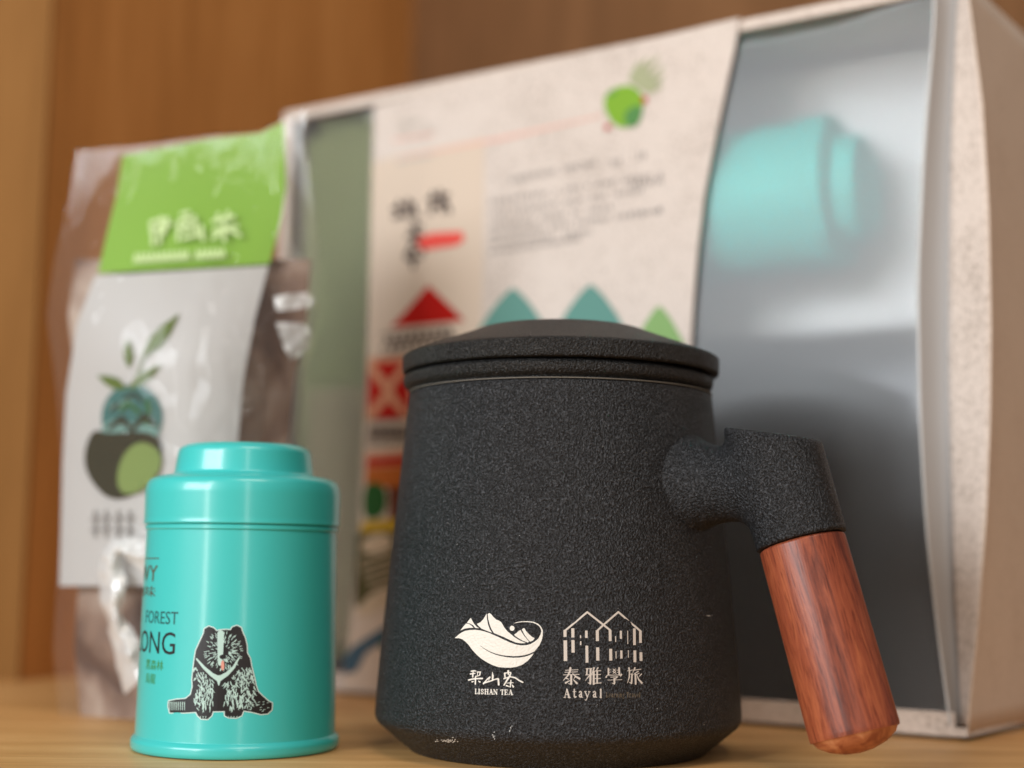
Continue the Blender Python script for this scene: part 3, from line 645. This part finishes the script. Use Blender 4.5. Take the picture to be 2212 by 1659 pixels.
# woven pattern down the left of the sleeve
lt = []
for k in range(9): x = 828+k*17; lt += stroke([(x,752-k*2.2),(x+9,728-k*2.2),(x+17,750-k*2.2)], 4)
lt += stroke([(825,722),(970,706)], 4)+stroke([(822,768),(900,760)], 4)
art('zigzag_print', lt, 'charcoal_ink', 4); lt = []
for k in range(6): x = 796+k*14; lt += stroke([(x,940),(x+7,918),(x+14,940)], 4)
lt += stroke([(792,908),(880,904)], 4)+stroke([(790,960),(880,957)], 4)
art('zigzag_print', lt, 'charcoal_ink', 4)
ink('salmon_ink', (.70, .34, .20))
art('salmon_band_print', [[(796,774),(890,768),(890,906),(790,910)],[(790,978),(884,972),(884,1008),(788,1014)]], 'salmon_ink', 3)
lt = []
for k in range(8): lt += stroke([(845+k*17,756-k*2.4),(853+k*17,738-k*2.4)], 7)
art('weave_print', lt, 'charcoal_ink', 4); lt = []
for k in range(6): lt += stroke([(798+k*14,952),(806+k*14,926)], 6)
art('weave_print', lt, 'charcoal_ink', 4)
art('red_band_print', [[(795,802),(830,845),(795,888)],[(884,790),(847,842),(884,898)],[(806,784),(872,780),(838,826)],[(806,904),(872,902),(838,864)],[(792,990),(884,984),(884,1003),(791,1008)]], 'red_ink', 4)
art('orange_band_print', [[(790,1012),(880,1006),(878,1052),(860,1056),(788,1046)]], 'orange_ink', 4)
art('tree_print', [[(838,1050),(880,1046),(878,1116),(840,1122)]], 'bark_ink', 4)
art('shrub_print', [smoothpoly([(786,1040),(830,1044),(838,1090),(820,1122),(782,1120)])], 'deep_green_ink', 5)
art('yellow_band_print', [[(780,1128),(880,1118),(880,1146),(778,1150)]], 'yellow_ink', 4)
art('leaf_print', [smoothpoly([(770,1180),(810,1150),(850,1160),(845,1185),(800,1200)]), smoothpoly([(762,1330),(800,1280),(850,1262),(850,1300),(800,1330)])], 'cream_ink', 5)
art('field_print', [[(772,1152),(880,1148),(880,1300),(765,1310)]], 'olive_ink', 4)
lt = []
for k in range(7): lt += stroke([(774+k*6,1215+k*14),(850,1190+k*16)], 4)
art('furrow_print', lt, 'cream_ink', 5)
art('river_print', [[(742,1420),(760,1398),(850,1340),(850,1372),(790,1410),(770,1450),(744,1455)]], 'blue_ink', 5)
art('grove_print', [smoothpoly([(820,1380),(850,1370),(850,1420),(826,1410)])], 'deep_green_ink', 6)
# things packed in the box, seen through the window
tc = hit(1576, 462, F3(0, 0, -.0265), FN); axl = -FD
tin2, tb2 = make_tin('teal tea tin lying on its side high up inside the gift box window', tc-axl*.026, axl*1.0+np.array([0, 0, .02]))
M['tin_satin'] = mat('satin_teal_enamel', (.015, .55, .49), .62)
for c_ in tin2.children: c_.data.materials[0] = M['tin_satin']
slab_s = lambda n, s0, s1, z0, z1, o0, o1, m, lab, cat: tag(slab(n, s0, s1, z0, z1, o0, o1, m, None), lab, cat)
mug2 = empty('tea_mug', F3(.0665, .001, -.0515), (0, 0, math.radians(185.3)))
tag(mug2, 'black stoneware mug packed in the gift box, seen dimly through the frosted window', 'mug')
for n_ in list(mug.children):
    c_ = n_.copy(); sc.collection.objects.link(c_); c_.parent = mug2
o = slab('tea_pouch', (.188), .2385, .012, .2035, -.003, -.045, 'pouch_olive', None)
tag(o, 'olive green packet inside the gift box, left of the printed sleeve', 'packet')
slab('pouch_panel', .192, .230, .016, .105, -.0022, -.0028, 'pouch_tan', o)
bm = bmesh.new(); bm.from_mesh(o.data); bmesh.ops.bevel(bm, geom=bm.edges[:], offset=.006, segments=3, affect='EDGES'); bm.to_mesh(o.data); bm.free()

# ================================================================== CLEAR BAG
GP = np.array([-.128, .432, 0.]); GQ = np.array([-.062, .421, 0.]); gd = (GQ-GP)/np.linalg.norm(GQ-GP); gn = np.cross(gd, Z); gn = gn if gn[1] < 0 else -gn
bag = tag(empty('snack_bag', (GP+GQ)/2), 'clear crinkled tea bag with green header and white leaf label behind the teal tin', 'bag')
LB = [(165,325),(152,420),(118,560),(101,680),(122,850),(133,1000),(128,1200),(114,1400),(128,1557)]
RB = [(660,235),(672,400),(693,560),(686,680),(658,820),(645,960),(640,1200),(640,1400),(640,1545)]
lv = np.array([p[1] for p in LB]); lu = np.array([p[0] for p in LB]); rv = np.array([p[1] for p in RB]); ru = np.array([p[0] for p in RB])
def bulge(u, v):
    a, b = np.interp(v, lv, lu), np.interp(v, rv, ru); t = min(max((u-a)/(b-a), 0), 1)
    k = min(max((v-300)/500, 0), 1); k = k*k*(3-2*k)
    return .0165*k*(math.sin(math.pi*t)**.7)
def bagS(u, v, off):
    wv = 0
    return hit(u, v, GP+gn*(bulge(u, v)+off), gn)
def crinkle(u, v):
    n_ = mnoise.noise(Vector((u/70, v/110, 1.3)))*.6+mnoise.noise(Vector((u/28, v/55, 4.)))*.4
    return n_
def dip(u, v, us, ds): return v+float(np.interp(u, us, ds))*max(0., 1-(v-240)/170 if v > 240 else 1.)
def bagF(sign, amp):
    def f(u, v, t):
        v = dip(u, v, [165, 250, 300, 450, 560, 612, 660], [0, 16, 23, 27, 37, 15, 0])
        b = bulge(u, v); edge = max(0., math.sin(math.pi*min(max(t, 0), 1)))**.5*min(1, max(.15, (v-380)/200))
        if sign > 0: return hit(u, v, GP+gn*(b+.0030+amp*edge*abs(crinkle(u, v))), gn)
        p = hit(u, v, GP, gn); return p-gn*(b*1.1+amp*edge*abs(crinkle(u+900, v)))
    return f
def lev(P, a, b): return [(P[0][0], a)]+[p for p in P if a+5 < p[1] < b-5]+[(P[-1][0], b)]
def loft2(name, P, Q, m, parent, n, cols, f):
    """rows between matched polylines given by parameter"""
    P = np.array(P, float); Q = np.array(Q, float)
    def par(A):
        s = np.linspace(0, 1, len(A)); x = np.linspace(0, 1, n+1); return np.stack([np.interp(x, s, A[:, 0]), np.interp(x, s, A[:, 1])], 1)
    a, b = par(P), par(Q); vs, fs = [], []
    for i in range(n+1):
        for j in range(cols+1): t = j/cols; p = a[i]*(1-t)+b[i]*t; vs.append(f(p[0], p[1], t))
    for i in range(n):
        for j in range(cols): k = i*(cols+1)+j; fs.append((k, k+1, k+cols+2, k+cols+1))
    o = mesh(name, vs, fs, m, parent, True); return fixdir(o)
# fill
IL = [(p[0]+46, p[1]) for p in LB if p[1] > 500]; IR = [(p[0]-22, p[1]) for p in RB if p[1] > 500]
def fill(u, v, t): 
    b = bulge(u, v)*.62; return hit(u, v, GP+gn*(b*math.sin(math.pi*t)**.4-.001), gn)
loft2('tea_fill', IL, IR, 'content', bag, 50, 40, fill)
# paper cards behind the film
loft2('header_card', [(265,336),(252,420),(232,500),(212,590)], [(614,262),(618,400),(606,480),(582,570)], 'header', bag, 20, 20, lambda u, v, t: bagS(u, dip(u, v, [265, 450, 560, 614], [0, 6, 19, 0]), .0004+.0012*math.sin(t*6)*.4))
loft2('label_card', [(205,596),(166,700),(143,850),(135,1000),(132,1130),(128,1266)], [(580,574),(550,690),(524,830),(512,980),(505,1120),(500,1266)], 'label', bag, 30, 24, lambda u, v, t: bagS(u, v, .0002))
lab = bag.children[-1]; hdr = bag.children[-2]
def bart(name, polys, m, off, parent, step=30): return decal(name, polys, bagS, off, m, parent, (), step)
lt = []
for g in [[(326,500),(345,490),(368,484)],[(330,478),(362,472)],[(348,470),(344,525)],[(330,512),(330,528)],[(326,480),(330,512)],[(362,476),(352,505)],
          [(385,478),(418,472)],[(392,462),(408,458)],[(386,495),(420,490)],[(386,478),(384,518)],[(402,470),(402,500)],[(395,515),(435,505)],[(435,488),(438,518)],[(420,468),(424,500)],
          [(460,478),(505,468)],[(472,462),(470,478)],[(492,458),(492,472)],[(462,498),(512,488)],[(484,480),(484,520)],[(478,498),(460,515)],[(490,494),(518,508)]]: lt += stroke(g, 8)
bart('header_lettering', lt, 'header_text_ink', .0022, hdr, None)
lt = []
x = 290
while x < 488:
    if not 402 < x < 412: lt += stroke([(x,567-(x-290)*.06),(x+4,548-(x-290)*.06),(x+8,566-(x-290)*.06)], 4.5)
    x += 11
bart('header_small_lettering', lt, 'header_text_ink', .0022, hdr, None)
def leafp(x0, y0, x1, y1, w_):
    return stroke([(x0, y0), (x0+(x1-x0)*.35, y0+(y1-y0)*.35), (x0+(x1-x0)*.65, y0+(y1-y0)*.65), (x1, y1)], [6, w_, w_*.8, 3])
bart('leaf_print', leafp(310,770,385,680,30)+leafp(278,790,276,735,20)+leafp(270,838,212,812,26)+leafp(280,838,345,790,22)+stroke([(292,830),(312,765)],5), 'leaf_ink', .0008, lab)
bart('hill_print', [disc(285, 902, 66, 72, 28)], 'far_teal_ink', .0007, lab)
bart('mist_print', [smoothpoly([(215,925),(250,900),(300,918),(345,905),(345,945),(300,975),(220,965)])]+stroke([(240,880),(280,868)],12), 'mist_ink', .0010, lab)
bart('grove_print', [smoothpoly([(178,990),(198,925),(235,938),(290,930),(346,940),(352,990),(310,1060),(240,1085),(195,1040)])], 'moss_ink', .0011, lab)
bart('crag_print', stroke([(262,885),(275,870),(300,890)],9)+stroke([(318,868),(322,892)],10)+stroke([(300,905),(320,915)],8), 'deep_green_ink', .0012, lab)
bart('hill_shadow_print', stroke([(235,925),(262,905),(285,928),(312,900),(340,922)],[8,14,8,14,6])+stroke([(240,885),(255,872)],7)+stroke([(268,860),(290,850),(306,866)],6), 'moss_ink', .0013, lab)
bart('tea_bowl_print', [smoothpoly([(250,1040),(262,985),(300,950),(345,970),(350,1010),(310,1062),(265,1070)])], 'lime_ink', .0014, lab)
bart('tea_light_print', [disc(285,1045,22,14)], 'lime_ink', .0016, lab)
bart('label_lettering', sum([stroke([(x,1105),(x,1158)],7)+stroke([(x-9,1120+(x%7)),(x+9,1118)],5)+stroke([(x-9,1145),(x+9,1143-(x%5))],5) for x in (205,228,255,280)], []), 'label_text_ink', .0008, lab, None)
# glare on the bag film, modelled as pale strips
rb = [(212,1190),(230,1165),(265,1168),(300,1215),(330,1290)]
loft2('film_fold_or_glare', [(212,1205),(218,1300),(245,1400),(268,1500)], [(258,1195),(270,1250),(262,1320),(296,1380),(322,1450)], 'glare_film', bag, 40, 10, lambda u, v, t: bagS(u+9*crinkle(u*3, v*2), v, .0045+.003*math.sin(t*3.1)+.002*crinkle(u*2, v*2)))
loft2('film_fold_or_glare', [(215,1200),(245,1165),(290,1160),(330,1170)], [(248,1212),(262,1196),(296,1225),(340,1262)], 'glare_film', bag, 30, 10, lambda u, v, t: bagS(u+6*crinkle(u*3, v*3), v+5*crinkle(v*3, u*2), .0055+.002*math.sin(t*3.1)+.002*crinkle(u*2, v*3)))
for a_, b_ in (([(598,696),(604,720),(612,752),(628,778)], [(664,700),(672,722),(668,748),(648,770)]), ([(590,640),(592,650),(594,662),(598,672)], [(668,632),(676,644),(676,654),(668,664)])):  # glints at the bag's right side, put in as pale patches
    loft2('film_fold_or_glare', a_, b_, 'glare_film', bag, 16, 10, lambda u, v, t: bagS(u+5*crinkle(u*4, v*4), v+5*crinkle(v*4, u*3), .0048+.0016*crinkle(u*3, v*3)))
# film
loft2('bag_film', LB, RB, 'film', bag, 90, 60, bagF(1, .0022))
loft2('bag_film', LB, RB, 'film', bag, 40, 30, bagF(-1, .0030))
